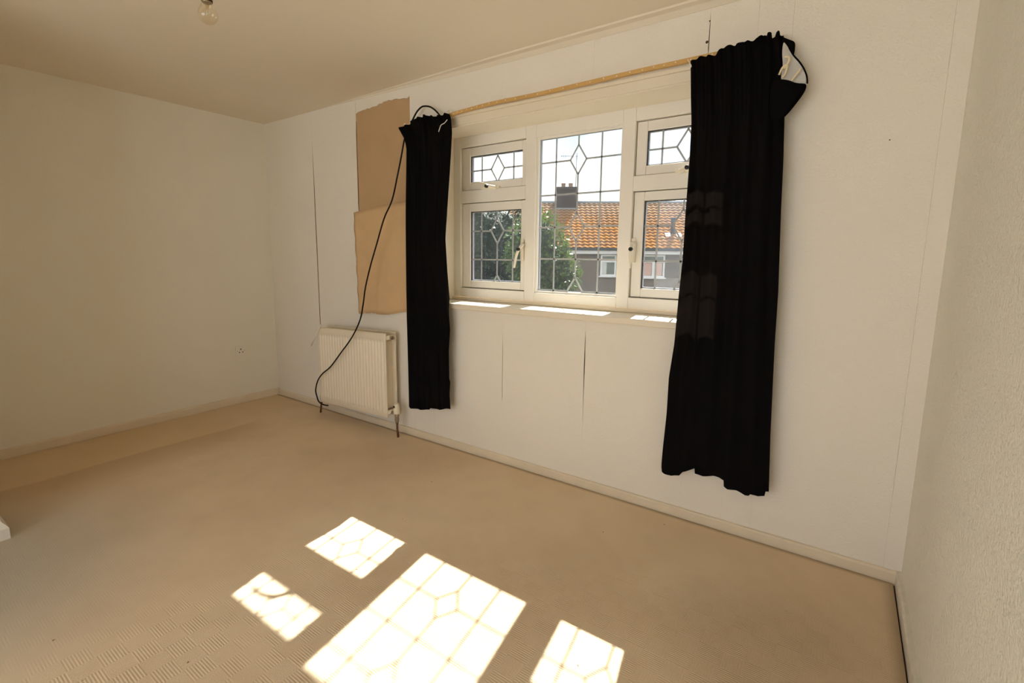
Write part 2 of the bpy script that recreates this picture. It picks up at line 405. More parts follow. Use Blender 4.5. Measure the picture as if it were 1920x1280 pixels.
# rear wall behind the camera with an open wide glazed door to the garden
DX0, DX1, DZ = 1.80, 4.30, 2.12
rb = MB(); rb.box(-.1, DX0, BACK-.2, BACK, -.12, H); rb.box(DX1, W+.1, BACK-.2, BACK, -.12, H); rb.box(DX0, DX1, BACK-.2, BACK, DZ, H); rb.box(DX0, DX1, BACK-.2, BACK, -.12, .0)
tag(rb.build('wall_front', M['paper_left']), 'wall behind the camera with a wide glazed opening', 'wall', kind='structure')
dm = MB()
for a in (DX0, DX0+1.22, DX1-.06): dm.box(a, a+.06, BACK-.14, BACK-.08, .06, DZ-.06)
dm.box(DX0, DX1, BACK-.14, BACK-.08, 0, .06); dm.box(DX0, DX1, BACK-.14, BACK-.08, DZ-.06, DZ)
d1 = tag(dm.build('door_1', M['upvc']), 'white framed glazed doors behind the camera', 'door', kind='structure')
MB().box(DX0+.05, DX1-.05, BACK-.115, BACK-.111, .05, DZ-.05).build('pane', M['clear'], d1)

# side wall stub at the left edge of the view, with its moulded skirting
tag(MB().box(0, 1.16, BACK, -2.005, -.012, H).build('wall_near_left', M['paper_left']), 'end of a boxed-out side wall at the left edge', 'wall', kind='structure')
sk = MB()
prof = [(0, 0), (.042, 0), (.042, .050), (.039, .056), (.024, .078), (.022, .082), (.022, .150), (.014, .158), (0, .16)]
ring = []
for d, z in prof:
    ring.append([(1.16+d, BACK, z), (1.16+d, -2.005+d, z), (.0, -2.005+d, z)])
vv = [p for r in ring for p in r]; k = len(prof)
sk.add(vv, [(i*3+j, i*3+j+1, (i+1)*3+j+1, (i+1)*3+j) for i in range(k-1) for j in range(2)])
sk.build('baseboard_near_left', M['skirt_white'])
tag(bpy.data.objects['baseboard_near_left'], 'worn white moulded skirting around the wall end at left', 'baseboard', kind='structure')

def skirting(name, poly, d0, d1, axes, m, label):
    tag(MB().prism(poly, d0, d1, axes).build(name, m), label, 'baseboard', kind='structure')
def sprof(t, h): return [(0, -.01), (-t, -.01), (-t, h-.008), (-t+.003, h-.002), (-t+.007, h), (0, h)]
skirting('baseboard_back', sprof(.015, .047), .0155, W-.0155, 'yz', M['skirt'], 'low cream skirting along the window wall')
skirting('baseboard_left', [(-a, b) for a, b in sprof(.015, .058)], -2.0, -.0, 'xz', M['skirt'], 'low cream skirting along the left wall')
skirting('baseboard_right', [(W+a, b) for a, b in sprof(.018, .05)], BACK+.02, -.0, 'xz', M['skirt_white'], 'low chipped white skirting along the right wall')
# plaster fillet under the ceiling along the window wall
cv = MB(); n = 24
for (x, d) in ((0, .001),):
    pass
rows = []
for i in range(n+1):
    x = W*i/n; q = min(1, max(0, (x-.9)/1.6)); d = .004+.05*q; h = .003+.026*q
    rows.append([(x, 0.002, H-h), (x, -.006, H-h-.002*q), (x, -d*.5, H-h*.45), (x, -d, H-h*.30), (x, -d-.002, H+.001)])
cv.add([p for r in rows for p in r], [(i*5+j, i*5+j+1, (i+1)*5+j+1, (i+1)*5+j) for i in range(n) for j in range(4)])
tag(cv.build('trim_1', M['ceiling']), 'uneven plaster fillet between ceiling and window wall', 'trim', kind='structure')

# window reveal lining, sill and the board over the opening
rv = MB(); rv.box(WX0-.004, WX0+.003, -.001, .214, WZ0+.021, WZ1); rv.box(WX1-.003, WX1+.004, -.001, .214, WZ0+.021, WZ1); rv.box(WX0-.004, WX1+.004, -.001, .214, WZ1-.005, WZ1+.003)
tag(rv.build('trim_2', M['gloss']), 'cream painted lining of the window recess', 'trim', kind='structure')
tag(MB().box(1.80, 3.885, -.034, .214, .930, .965).build('trim_3', M['gloss'], bevel=.006), 'cream gloss window sill board', 'trim', kind='structure')
tag(MB().box(WX0+.003, WX1-.003, .196, .214, .9655, .986).build('trim_4', M['gloss'], bevel=.004), 'narrow fillet where the sill meets the window', 'trim', kind='structure')
tb = MB(); tb.box(1.98, 3.86, -.010, -.001, WZ1+.002, 2.083); tb.box(1.98, 3.86, -.020, -.001, 2.083, 2.100)
tag(tb.build('trim_5', M['gloss'], bevel=.002), 'cream painted board above the window recess', 'trim', kind='structure')

# ================================================================== WINDOW
win = tag(empty('window_1', ((WX0+WX1)/2, .215, WZ0)), 'white leaded casement window with five panes', 'window', kind='structure')
LX0, LX1, CX0, CX1, RX0, RX1 = 1.988, 2.502, 2.574, 3.110, 3.178, 3.692
TZ0, TZ1, BZ0, BZ1 = 1.688, 1.966, 1.046, 1.610
FY0, FY1 = .215, .285
def frame_mb(y0, y1, e):
    f = MB()
    f.box(WX0, LX0+e, y0, y1, .985, WZ1); f.box(RX1-e, WX1, y0, y1, .985, WZ1)
    f.box(LX1-e, CX0, y0, y1, .985, WZ1); f.box(CX1, RX0+e, y0, y1, .985, WZ1)
    for a, b in ((LX0+e, LX1-e), (RX0+e, RX1-e)):
        f.box(a, b, y0, y1, TZ1-e, WZ1); f.box(a, b, y0, y1, .985, BZ0+e); f.box(a, b, y0, y1, BZ1-e, TZ0+e)
    f.box(CX0, CX1, y0, y1, TZ1-.006, WZ1); f.box(CX0, CX1, y0, y1, .985, BZ0-.004)
    return f
adopt(win, frame_mb(FY0, .262, 0).build('window_frame', M['upvc'], bevel=.003))
adopt(win, frame_mb(.276, .292, .02).build('outer_frame', M['upvc']))
adopt(win, frame_mb(.262, .276, .012).build('gasket', M['rubber']))
def bar(f, p, q, w, y0, y1):
    """flat lead bar from p to q in the xz plane"""
    a = Vector((p[0], 0, p[1])); b = Vector((q[0], 0, q[1])); t = (b-a).normalized(); nn = Vector((-t.z, 0, t.x))*w/2
    v = []
    for y in (y0, y1):
        for s_ in (a-nn, b-nn, b+nn, a+nn): v.append((s_.x, y, s_.z))
    f.add(v, [(0, 1, 2, 3), (7, 6, 5, 4), (0, 4, 5, 1), (1, 5, 6, 2), (2, 6, 7, 3), (3, 7, 4, 0)])
def leading(x0, x1, z0, z1, xs, cx, hz, dz, y0, y1, w=.0095):
    """vertical leads xs, centre lead broken by diamonds at heights dz, level leads at hz"""
    f = MB(); hw, hh = .051, .081
    for x in xs: bar(f, (x, z0), (x, z1), w, y0, y1)
    for z in hz: bar(f, (x0, z), (x1, z), w, y0, y1)
    segs = []
    for z in dz:
        bar(f, (x0, z), (cx-hw, z), w, y0, y1); bar(f, (cx+hw, z), (x1, z), w, y0, y1)
        c = [(cx, z+hh), (cx+hw, z), (cx, z-hh), (cx-hw, z)]
        for i in range(4):
            p, q = c[i], c[(i+1) % 4]
            if min(p[1], q[1]) < z0:                      # cut at the pane's lower edge
                if max(p[1], q[1]) <= z0: continue
                t = (z0-p[1])/(q[1]-p[1]); m_ = (p[0]+(q[0]-p[0])*t, z0)
                p, q = (p, m_) if p[1] > z0 else (m_, q)
            bar(f, p, q, w, y0, y1)
        segs.append((z-hh, z+hh))
    top = z1
    for a, b in sorted(segs, reverse=True):
        if top > b: bar(f, (cx, b), (cx, top), w, y0, y1)
        top = a
    if top > z0: bar(f, (cx, z0), (cx, top), w, y0, y1)
    return f
def glazing(parent, x0, x1, z0, z1, xs, cx, hz, dz):
    e = .012
    objs = [MB().box(x0-e, x1+e, .247, .250, z0-e, z1+e).build('glass_pane', M['glass']),
            MB().box(x0-e, x1+e, .268, .271, z0-e, z1+e).build('glass_pane', M['glass'])]
    sp = MB(); t = .006
    for a in (x0-e, x1+e-.012-t): sp.box(a, a+.012+t, .2503, .2677, z0-e, z1+e)
    for a in (z0-e, z1+e-.012-t): sp.box(x0+t, x1-t, .2503, .2677, a, a+.012+t)
    objs.append(sp.build('spacer_bar', M['spacer']))
    objs.append(leading(x0, x1, z0, z1, xs, cx, hz, dz, .2455, .2472).build('lead_strips', M['lead']))
    for o in objs: o.parent = parent
def hbuild(mb, name, m, parent, bevel=0):
    o = mb.build(name, m, None, bevel); o.parent = parent; return o
def sash(name, x0, x1, z0, z1, gl):
    s = MB(); e = .004; a, b, c, d = gl[:4]
    s.box(x0+e, a, .233, .275, z0+e, z1-e); s.box(b, x1-e, .233, .275, z0+e, z1-e)
    s.box(a, b, .233, .275, z0+e, c); s.box(a, b, .233, .275, d, z1-e)
    o = s.build(name, M['upvc'], None, bevel=.004); adopt(win, o)
    o2 = [c_ for c_ in ()]
    glazing(o, *gl)
    gk = MB(); t = .003                                     # thin gasket line round the glass
    gk.box(a, a+t, .2405, .2465, c, d); gk.box(b-t, b, .2405, .2465, c, d); gk.box(a+t, b-t, .2405, .2465, d-t, d); gk.box(a+t, b-t, .2405, .2465, c, c+t)
    hbuild(gk, 'gasket', M['rubber'], o)
    return o
GTL = (2.058, 2.466, 1.738, 1.908)
top_l = sash('toplight_sash', LX0, LX1, TZ0, TZ1, GTL+((2.147, 2.395), 2.272, (), (1.814,)))
low_l = sash('casement_sash', LX0, LX1, BZ0, BZ1, (2.058, 2.462, 1.098, 1.554, (2.143, 2.394), 2.271, (1.239,), (1.425, 1.058)))
top_r = sash('toplight_sash', RX0, RX1, TZ0, TZ1, (3.236, 3.64, 1.738, 1.912, (3.314, 3.562), 3.438, (), (1.817,)))
low_r = sash('casement_sash', RX0, RX1, BZ0, BZ1, (3.236, 3.64, 1.098, 1.560, (3.311, 3.565), 3.438, (1.244,), (1.428, 1.062)))
cen = MB().box(CX0, CX0+.001, .24, .262, BZ0-.004, BZ0).build('fixed_light', M['upvc']); adopt(win, cen)
fx = MB(); a, b, c, d = CX0, CX1, BZ0-.004, TZ1-.006; t = .012
fx.box(a, a+t, .2505-.02, .247, c, d); fx.box(b-t, b, .2305, .247, c, d); fx.box(a+t, b-t, .2305, .247, d-t, d); fx.box(a+t, b-t, .2305, .247, c, c+t)
bpy.data.objects.remove(cen)
cen = fx.build('fixed_light', M['upvc'], None, bevel=.002); adopt(win, cen)
glazing(cen, CX0+.006, CX1-.006, BZ0+.004, TZ1-.012, (2.695, 2.980), 2.838, (1.624, 1.249), (1.812, 1.436, 1.060))

def lever(base, path, button, parent, bn):
    """window handle: base plate, curved lever thinning towards its tip, black push button"""
    h = hbuild(MB().box(*base), 'handle_base', M['handle'], parent, bevel=.004)
    p = smooth_path(path, 5); k = len(p)
    hbuild(MB().tube(p, [.0125-.006*i/(k-1) for i in range(k)], 12), 'handle', M['handle'], parent)
    hbuild(MB().lathe([(0, -.003), (.004, -.003), (.0045, -.005), (.009, -.005), (.0105, 0), (.0105, .012)], button, 16, bn), 'handle_button', M['button'], parent)
lever((2.478, 2.498, .203, .234, 1.235, 1.365), [(2.494, .205, 1.335), (2.505, .180, 1.330), (2.508, .158, 1.316), (2.492, .150, 1.286), (2.480, .148, 1.240), (2.472, .148, 1.193)], (2.503, .140, 1.306), low_l, 'y')
lever((2.17, 2.305, .203, .234, 1.684, 1.704), [(2.285, .205, 1.692), (2.272, .178, 1.694), (2.248, .156, 1.703), (2.206, .150, 1.717), (2.170, .150, 1.721), (2.135, .150, 1.720)], (2.256, .142, 1.695), top_l, 'y')
lever((3.188, 3.204, .203, .234, 1.235, 1.365), [(3.196, .205, 1.335), (3.201, .175, 1.331), (3.207, .155, 1.308), (3.206, .150, 1.27), (3.206, .148, 1.24), (3.206, .148, 1.205)], (3.207, .140, 1.306), low_r, 'y')
lever((3.395, 3.535, .203, .234, 1.684, 1.704), [(3.42, .205, 1.690), (3.44, .175, 1.690), (3.467, .156, 1.698), (3.50, .150, 1.706), (3.55, .150, 1.710), (3.60, .150, 1.710)], (3.468, .140, 1.695), top_r, 'y')

# ================================================================== CURTAINS AND RAIL
def lerp_tab(tab, z):
    tab = sorted(tab)
    if z <= tab[0][0]: return tab[0][1]
    for (a, va), (b, vb) in zip(tab, tab[1:]):
        if a <= z <= b:
            t = (z-a)/(b-a); return va+(vb-va)*t
    return tab[-1][1]
def curtain_mesh(left, right, top, bot, folds, amp, yc, ph, gather):
    """left/right: tables (z, x); top/bot: tables (u, z); folds deepen downwards"""
    def fn(u, v):
        zt, zbm = lerp_tab(top, u), lerp_tab(bot, u)
        z = zt+(zbm-zt)*v
        zl, zr = lerp_tab(top, 0)+(lerp_tab(bot, 0)-lerp_tab(top, 0))*v, lerp_tab(top, 1)+(lerp_tab(bot, 1)-lerp_tab(top, 1))*v
        xl, xr = lerp_tab(left, zl), lerp_tab(right, zr)
        x = xl+(xr-xl)*u
        q = max(0, min(1, v/.35)); q = q*q*(3-2*q); low = 1-.55*max(0, (v-.55)/.45)
        fine = math.sin(2*PI*folds*2*u+.8*math.sin(5*u+ph))*(1-q)*.55
        wide = math.sin(2*PI*folds*(u+.02*math.sin(4*v+ph))+ph)*.65+.35*math.sin(2*PI*folds*.53*u+1.3+ph+.8*v)
        y = yc-amp*(fine+wide*(.25+.75*q)*low)
        y -= gather*max(0, 1-v/.06)*math.sin(2*PI*folds*3.2*u)
        return (x, y, z)
    return fn
def make_curtain(name, fn, nu, nv):
    o = MB().grid(fn, nu, nv).build(name, M['curtain'])
    return o
LL = [(.22, 1.768), (.832, 1.770), (1.6, 1.786), (1.93, 1.796), (1.99, 1.780), (2.062, 1.728), (2.1, 1.728)]
LR = [(.29, 2.145), (.389, 2.138), (.465, 2.145), (.487, 2.137), (.665, 2.136), (.803, 2.149), (.92, 2.142), (1.0, 2.150), (1.072, 2.144), (1.19, 2.134), (1.365, 2.123), (1.502, 2.137), (1.759, 2.157), (1.976, 2.170), (2.04, 2.164), (2.067, 2.152), (2.1, 2.150)]
LT = [(0, 2.062), (.131, 2.085), (.157, 2.077), (.215, 2.079), (.321, 2.105), (.404, 2.109), (.504, 2.104), (.515, 2.114), (.55, 2.112), (.56, 2.107), (.673, 2.101), (.687, 2.094), (.855, 2.092), (.921, 2.099), (.99, 2.089), (1, 2.068)]
LB = [(0, .234), (.04, .224), (.295, .233), (.512, .250), (.543, .263), (.738, .264), (.899, .285), (1, .288)]
cl = make_curtain('curtain', curtain_mesh(LL, LR, LT, LB, 4, .017, -.078, .4, .0015), 180, 80)
cl_root = tag(empty('curtain_left', (1.95, -.085, .22)), 'narrower black curtain hanging between the brown patch and the window', 'curtain', 'black window curtains')
cl_root.name = 'curtain'
cl.name = 'curtain_cloth'; adopt(cl_root, cl); cl_root.name = 'curtain'
def thin(pts, r, name, m, root, seg=6):
    o = MB().tube(smooth_path(pts, 5), r, seg).build(name, m); adopt(root, o); return o
thin([(2.168, -.115, 2.046), (2.150, -.120, 2.028), (2.126, -.122, 2.020), (2.112, -.122, 1.998), (2.106, -.122, 1.985)], .0022, 'pull_cord', M['white_plastic'], cl_root)
thin([(2.100, -.052, 2.094), (2.112, -.046, 2.118), (2.126, -.046, 2.122), (2.138, -.05, 2.104)], .003, 'curtain_hook', M['white_plastic'], cl_root)
o = MB().lathe([(0, 0), (.004, .0), (.0055, .004), (.004, .008), (0, .008)], (1.797, -.100, 2.078), 10, 'y').build('curtain_hook', M['white_plastic']); adopt(cl_root, o)

RL = [(.237, 3.499), (.27, 3.494), (.366, 3.497), (.53, 3.505), (.711, 3.506), (.869, 3.522), (1.106, 3.530), (1.254, 3.538), (1.458, 3.538), (1.703, 3.541), (1.841, 3.539), (1.933, 3.531), (2.091, 3.520)]
RR = [(.277, 3.953), (.525, 3.940), (.717, 3.933), (.915, 3.926), (1.136, 3.922), (1.443, 3.907), (1.651, 3.899), (1.818, 3.889), (1.96, 3.882), (2.05, 3.874), (2.125, 3.860)]
RT = [(0.0, 2.091), (.092, 2.106), (.279, 2.098), (.347, 2.119), (.453, 2.124), (.497, 2.121), (.573, 2.127), (.66, 2.122), (.734, 2.127), (.773, 2.136), (.807, 2.132), (.832, 2.124), (.838, 2.136), (.858, 2.141), (.872, 2.139), (.88, 2.119), (.912, 2.118), (.925, 2.132), (.944, 2.136), (.956, 2.134), (.963, 2.120), (1.0, 2.116)]
RB = [(0.0, .240), (.03, .233), (.096, .230), (.176, .242), (.211, .266), (.323, .296), (.329, .271), (.41, .270), (.504, .282), (.559, .281), (.604, .276), (.610, .249), (.643, .240), (.72, .242), (.802, .231), (.834, .234), (.847, .243), (.912, .240), (.966, .250), (.972, .272), (1.0, .277)]
cr = make_curtain('curtain_cloth', curtain_mesh(RL, RR, RT, RB, 5, .015, -.080, 1.1, .0015), 320, 80)
cr_root = tag(empty('curtain', (3.72, -.08, .25)), 'wider black curtain right of the window with its white heading tape flopped open', 'curtain', 'black window curtains')
adopt(cr_root, cr)
# flopped corner of the heading: black pocket, the white tape inside it, the raised tail
def sheet(name, rows, m, thick=.002):
    nv = len(rows); nu = len(rows[0])
    o = MB().add([p for r in rows for p in r], [(j*nu+i, j*nu+i+1, (j+1)*nu+i+1, (j+1)*nu+i) for j in range(nv-1) for i in range(nu-1)], True).build(name, m)
    md = o.modifiers.new('cloth_thickness', 'SOLIDIFY'); md.thickness = thick; md.offset = 0
    md = o.modifiers.new('soften', 'SUBSURF'); md.levels = 2; md.render_levels = 2
    adopt(cr_root, o); return o
sheet('heading_flap', [
    [(3.840, -.118, 1.955), (3.873, -.122, 1.944), (3.897, -.128, 1.936), (3.926, -.120, 1.917), (3.957, -.100, 1.922)],
    [(3.835, -.118, 1.915), (3.870, -.128, 1.905), (3.900, -.134, 1.900), (3.930, -.124, 1.893), (3.957, -.100, 1.898)],
    [(3.835, -.112, 1.865), (3.868, -.120, 1.858), (3.893, -.124, 1.855), (3.918, -.116, 1.858), (3.940, -.098, 1.868)],
    [(3.840, -.100, 1.800), (3.862, -.104, 1.795), (3.876, -.104, 1.795), (3.886, -.100, 1.802), (3.895, -.090, 1.812)]], M['curtain'], .003)
sheet('heading_tape', [
    [(3.864, -.095, 2.090), (3.868, -.092, 2.086), (3.874, -.088, 2.078), (3.882, -.086, 2.064)],
    [(3.862, -.102, 2.040), (3.876, -.096, 2.040), (3.890, -.090, 2.034), (3.903, -.088, 2.028)],
    [(3.872, -.106, 2.000), (3.890, -.096, 2.000), (3.912, -.088, 1.998), (3.936, -.092, 1.984)],
    [(3.866, -.110, 1.962), (3.890, -.100, 1.960), (3.924, -.090, 1.955), (3.955, -.095, 1.940)],
    [(3.870, -.116, 1.930), (3.896, -.112, 1.926), (3.926, -.104, 1.908), (3.954, -.096, 1.912)]], M['curtain_tape'])
sheet('heading_tail', [
    [(3.846, -.070, 2.120), (3.862, -.068, 2.114), (3.882, -.064, 2.101), (3.903, -.060, 2.092)],
    [(3.856, -.070, 2.095), (3.872, -.068, 2.084), (3.888, -.064, 2.070), (3.903, -.060, 2.066)],
    [(3.866, -.072, 2.072), (3.880, -.070, 2.058), (3.892, -.066, 2.044), (3.901, -.062, 2.034)]], M['curtain'], .003)
thin([(3.885, -.088, 2.062), (3.902, -.090, 2.032), (3.922, -.092, 2.006), (3.940, -.096, 1.976), (3.953, -.098, 1.945), (3.957, -.100, 1.918)], .0028, 'heading_edge', M['curtain'], cr_root)
for p in ([(3.876, -.110, 2.024), (3.888, -.113, 2.022), (3.892, -.113, 2.010), (3.884, -.116, 1.990), (3.876, -.118, 1.98)],
          [(3.862, -.116, 1.962), (3.872, -.12, 1.985), (3.886, -.118, 1.992), (3.884, -.12, 1.962), (3.874, -.122, 1.950)],
          [(3.905, -.112, 1.934), (3.915, -.115, 1.946), (3.926, -.114, 1.962), (3.931, -.112, 1.972)]):
    thin(p, .0042, 'curtain_hook', M['hook'], cr_root)
thin([(3.513, -.108, 2.094), (3.522, -.112, 2.078), (3.530, -.113, 2.064), (3.528, -.113, 2.057), (3.514, -.111, 2.056)], .0018, 'curtain_hook', M['white_plastic'], cr_root)

rail = tag(empty('curtain_track', (2.9, -.03, 2.11)), 'tan curtain track sagging above the window between the black curtains', 'curtain track')
pts = smooth_path([(2.06, -.05, 2.083), (2.141, -.040, 2.096), (2.272, -.034, 2.106), (2.444, -.031, 2.113), (2.707, -.031, 2.110), (3.014, -.031, 2.113), (3.282, -.031, 2.117), (3.495, -.031, 2.117), (3.85, -.031, 2.119)], 5)
tr = MB(); vv = []
for p in pts:
    for dy, dz in ((-.006, -.009), (-.006, .009), (.006, .009), (.006, -.009)): vv.append((p.x, p.y+dy, p.z+dz))
k = len(pts)
tr.add(vv, [(i*4+j, i*4+(j+1) % 4, (i+1)*4+(j+1) % 4, (i+1)*4+j) for i in range(k-1) for j in range(4)]+[(3, 2, 1, 0), tuple((k-1)*4+j for j in range(4))])
adopt(rail, tr.build('track_bar', M['track']))
first = None
for i in range(26):
    t = (i+.5)/26*(k-9)+5; j = int(t); p = pts[j].lerp(pts[j+1], t-j)
    if first is None:
        sm = MB().lathe([(0, -.002), (.0028, -.0015), (.0035, .0008)], (0, 0, 0), 8, 'y').mesh('track_stud', M['white_plastic'])
        first = True
    o = bpy.data.objects.new('track_stud', sm); COL.objects.link(o); o.location = (p.x, p.y-.0065, p.z-.001+.003*(i % 2)); adopt(rail, o)
for x in (2.5, 3.1, 3.42, 3.72):
    adopt(rail, MB().box(x-.012, x+.012, -.026, -.0008, 2.116, 2.130).build('track_bracket', M['white_plastic']))

# ================================================================== CABLE, PEELED PAPER, SOCKET
cab = smooth_path([(2.056, -.05, 2.095), (2.031, -.05, 2.121), (2.005, -.05, 2.143), (1.969, -.05, 2.164), (1.929, -.05, 2.174), (1.897, -.05, 2.173), (1.86, -.05, 2.153), (1.826, -.05, 2.117), (1.79, -.045, 2.075), (1.765, -.05, 2.03), (1.768, -.075, 1.99),
    (1.762, -.1, 1.879), (1.735, -.11, 1.765), (1.691, -.12, 1.617), (1.621, -.13, 1.5), (1.558, -.14, 1.344), (1.493, -.15, 1.183), (1.448, -.16, 1.037), (1.432, -.17, .926), (1.405, -.18, .813), (1.317, -.185, .684), (1.189, -.185, .56), (1.054, -.185, .434), (.95, -.185, .365), (.877, -.18, .298), (.828, -.17, .215), (.823, -.16, .16), (.833, -.150, .112), (.868, -.132, .090), (.898, -.112, .084)], 6)
tag(MB().tube(cab, .0052, 8).build('black_cable', M['cable'], loc=(1.4, -.15, .8)), 'thin black cable looping from the narrower curtain down across the radiator', 'cable')

def flap_fn(u, v):
    zt = 1.568+(.045)*u+.012*math.sin(3*u); zl = .822+.058*u+.008*math.sin(9*u)
    z = zt+(zl-zt)*v
    xl = 1.158+.058*v+.012*math.sin(5*v)*v+.004*math.sin(31*v); xr = 1.80-.02*v
    y = -.009-.016*v-.010*math.sin(PI*v)*(1-.5*u)-.004*math.sin(6*u)*v
    return (xl+(xr-xl)*u, y, z)
fl = MB().grid(flap_fn, 24, 24).build('peeled_wallpaper', M['kraft'], loc=(1.45, -.01, 1.58))
md = fl.modifiers.new('paper_thickness', 'SOLIDIFY'); md.thickness = .0025; md.offset = 0
tag(fl, 'brown-backed strip of wallpaper peeled down over the wall above the radiator', 'wallpaper')
rg = MB()
for i in range(60):
    v = .30+.70*i/60 if i < 44 else 1.0
    u = .004 if i < 44 else rnd.uniform(0, .34)
    p = Vector(flap_fn(u, v)); s = rnd.uniform(.003, .008)
    p2 = p+Vector((-.002, -.003, -.001))
    rg.add([p2+Vector((-s*.4, 0, s)), p2+Vector((s, -.001, .3*s)), p2+Vector((s*.3, -.001, -s)), p2+Vector((-s*.6, 0, -.4*s))], [(0, 1, 2, 3)])
o = rg.build('torn_edge', M['paper']); adopt(fl, o); o['kind'] = 'stuff'

soc = tag(empty('wall_socket', (0, -.322, .449)), 'square white three-hole socket low on the left wall', 'socket')
adopt(soc, MB().box(.0003, .010, -.365, -.279, .406, .492).build('face_plate', M['white_plastic'], bevel=.003))
for dy, dz, r in ((0, .013, .0058), (-.014, -.012, .0048), (.014, -.012, .0048)):
    adopt(soc, MB().lathe([(0, .0103), (r, .0103), (r, .0095)], (0, -.322+dy, .449+dz), 12, 'x').build('socket_hole', M['hole']))
for dy in (-.030, .030):
    adopt(soc, MB().lathe([(0, .0106), (.003, .0106), (.0034, .0095)], (0, -.322+dy, .449), 10, 'x').build('screw_head', M['brass']))

# ================================================================== RADIATOR
rad = tag(empty('radiator', (1.23, -.1, .0)), 'cream ribbed double panel radiator on brown pipes', 'radiator')
RX_0, RX_1, RZ0, RZ1 = .838, 1.617, .122, .722
tilt = math.radians(1.9)
def tiltz(x, z): return z+(x-1.23)*math.tan(tilt)
fp = MB(); NR = 23
def rib(x):
    t = (x-(RX_0+.022))/((RX_1-RX_0-.044)/NR); t -= math.floor(t)
    return (.5-.5*math.cos(2*PI*t))**.6
xs = [RX_0, RX_0+.003, RX_0+.008, RX_0+.016]
nn = NR*8
xs += [RX_0+.022+(RX_1-RX_0-.044)*i/nn for i in range(nn+1)]+[RX_1-.016, RX_1-.008, RX_1-.003, RX_1]
zs = [RZ0, RZ0+.003, RZ0+.008, RZ0+.038, RZ0+.048, RZ0+.058, RZ0+.2, (RZ0+RZ1)/2, RZ1-.2, RZ1-.068, RZ1-.058, RZ1-.048, RZ1-.008, RZ1-.003, RZ1]
vv = []
for z in zs:
    zi = min(1, max(0, (z-(RZ0+.042))/.014))*min(1, max(0, ((RZ1-.052)-z)/.014))
    ez = min(z-RZ0, RZ1-z)
    for x in xs:
        ex = min(x-RX_0, RX_1-x); e = min(ex, ez)
        rnd_ = .010*(1-min(1, e/.009))**2
        inner = 1 if RX_0+.0215 < x < RX_1-.0215 else 0
        y = -.144+rnd_-(.012*(rib(x)-.45))*zi*inner
        vv.append((x, y, tiltz(x, z)))
A, B = len(xs), len(zs)
fp.add(vv, [(j*A+i, j*A+i+1, (j+1)*A+i+1, (j+1)*A+i) for j in range(B-1) for i in range(A-1)], True)
o = fp.build('front_panel', M['radiator']); md = o.modifiers.new('steel_thickness', 'SOLIDIFY'); md.thickness = .012; md.offset = -1
adopt(rad, o)
def tbox(mb, x0, x1, y0, y1, z0, z1):
    v = [(x, y, tiltz(x, z)) for z in (z0, z1) for x, y in ((x0, y0), (x1, y0), (x1, y1), (x0, y1))]
    mb.add(v, [(3, 2, 1, 0), (4, 5, 6, 7), (0, 1, 5, 4), (1, 2, 6, 5), (2, 3, 7, 6), (3, 0, 4, 7)])
rp = MB(); tbox(rp, RX_0, RX_1, -.056, -.042, RZ0, RZ1)
adopt(rad, rp.build('rear_panel', M['radiator'], bevel=.005))
fin = MB()
for i in range(46):
    x = RX_0+.03+(RX_1-RX_0-.06)*i/45; tbox(fin, x-.0006, x+.0006, -.128, -.057, RZ0+.06, RZ1-.06)
o = adopt(rad, fin.build('convector_fins', M['radiator'])); o['kind'] = 'stuff'
for x in (RX_0+.05, RX_1-.012):
    for z in (RZ0+.035, RZ1-.035):
        adopt(rad, MB().tube([(x, -.145+.012, tiltz(x, z)), (x, -.05, tiltz(x, z))], .017, 14).build('header_tube', M['radiator']))
zt = tiltz(RX_1, RZ1-.035)
adopt(rad, MB().tube([(RX_1-.01, -.096, zt), (RX_1+.022, -.096, zt)], .014, 6).build('vent_plug', M['brass']))
adopt(rad, MB().tube([(RX_1+.022, -.096, zt), (RX_1+.034, -.096, zt)], .006, 8).build('bleed_screw', M['brass']))
zb_ = tiltz(RX_1, RZ0+.035)
adopt(rad, MB().tube([(RX_1-.01, -.1, zb_), (RX_1+.03, -.1, zb_), (RX_1+.052, -.1, zb_)], .011, 10).build('valve_tail', M['brass']))
adopt(rad, MB().lathe([(.0, .10), (.011, .10), (.014, .118), (.016, .13), (.013, .142), (.015, .15), (.015, .172), (0, .172)], (1.668, -.1, 0), 16).build('valve_body', M['brass']))
adopt(rad, MB().lathe([(0, .168), (.021, .168), (.023, .175), (.023, .205), (.0205, .212), (.0195, .236), (.016, .243), (0, .244)], (1.668, -.1, 0), 24).build('valve_head', M['valve']))
adopt(rad, MB().box(1.659, 1.672, -.1245, -.121, .215, .230).build('valve_mark', M['dark_gap'], bevel=.001))
adopt(rad, MB().tube([(1.668, -.1, .125), (1.670, -.1, .06), (1.676, -.1, -.005)], .0078, 12).build('pipe', M['copper']))
adopt(rad, MB().tube([(.800, -.1, .118), (.786, -.1, .06), (.772, -.1, -.005)], .0078, 12).build('pipe', M['copper']))
adopt(rad, MB().tube([(RX_0+.01, -.1, .145), (.80, -.1, .145), (.798, -.1, .105)], .0105, 10).build('valve_tail', M['brass']))
adopt(rad, MB().lathe([(0, .10), (.012, .10), (.014, .125), (.012, .16), (.009, .175), (0, .176)], (.799, -.1, 0), 14).build('lockshield_valve', M['brass']))
for x in (1.0, 1.45):
    adopt(rad, MB().box(x-.015, x+.015, -.0425, -.0006, tiltz(x, .25), tiltz(x, .64)).build('wall_bracket', M['radiator']))
st = MB().tube([(.905, -.150, .735), (.875, -.158, .685), (.835, -.166, .625), (.792, -.17, .56)], .0055, 6).build('plastic_strip', M['white_plastic'], loc=(.905, -.15, .735))
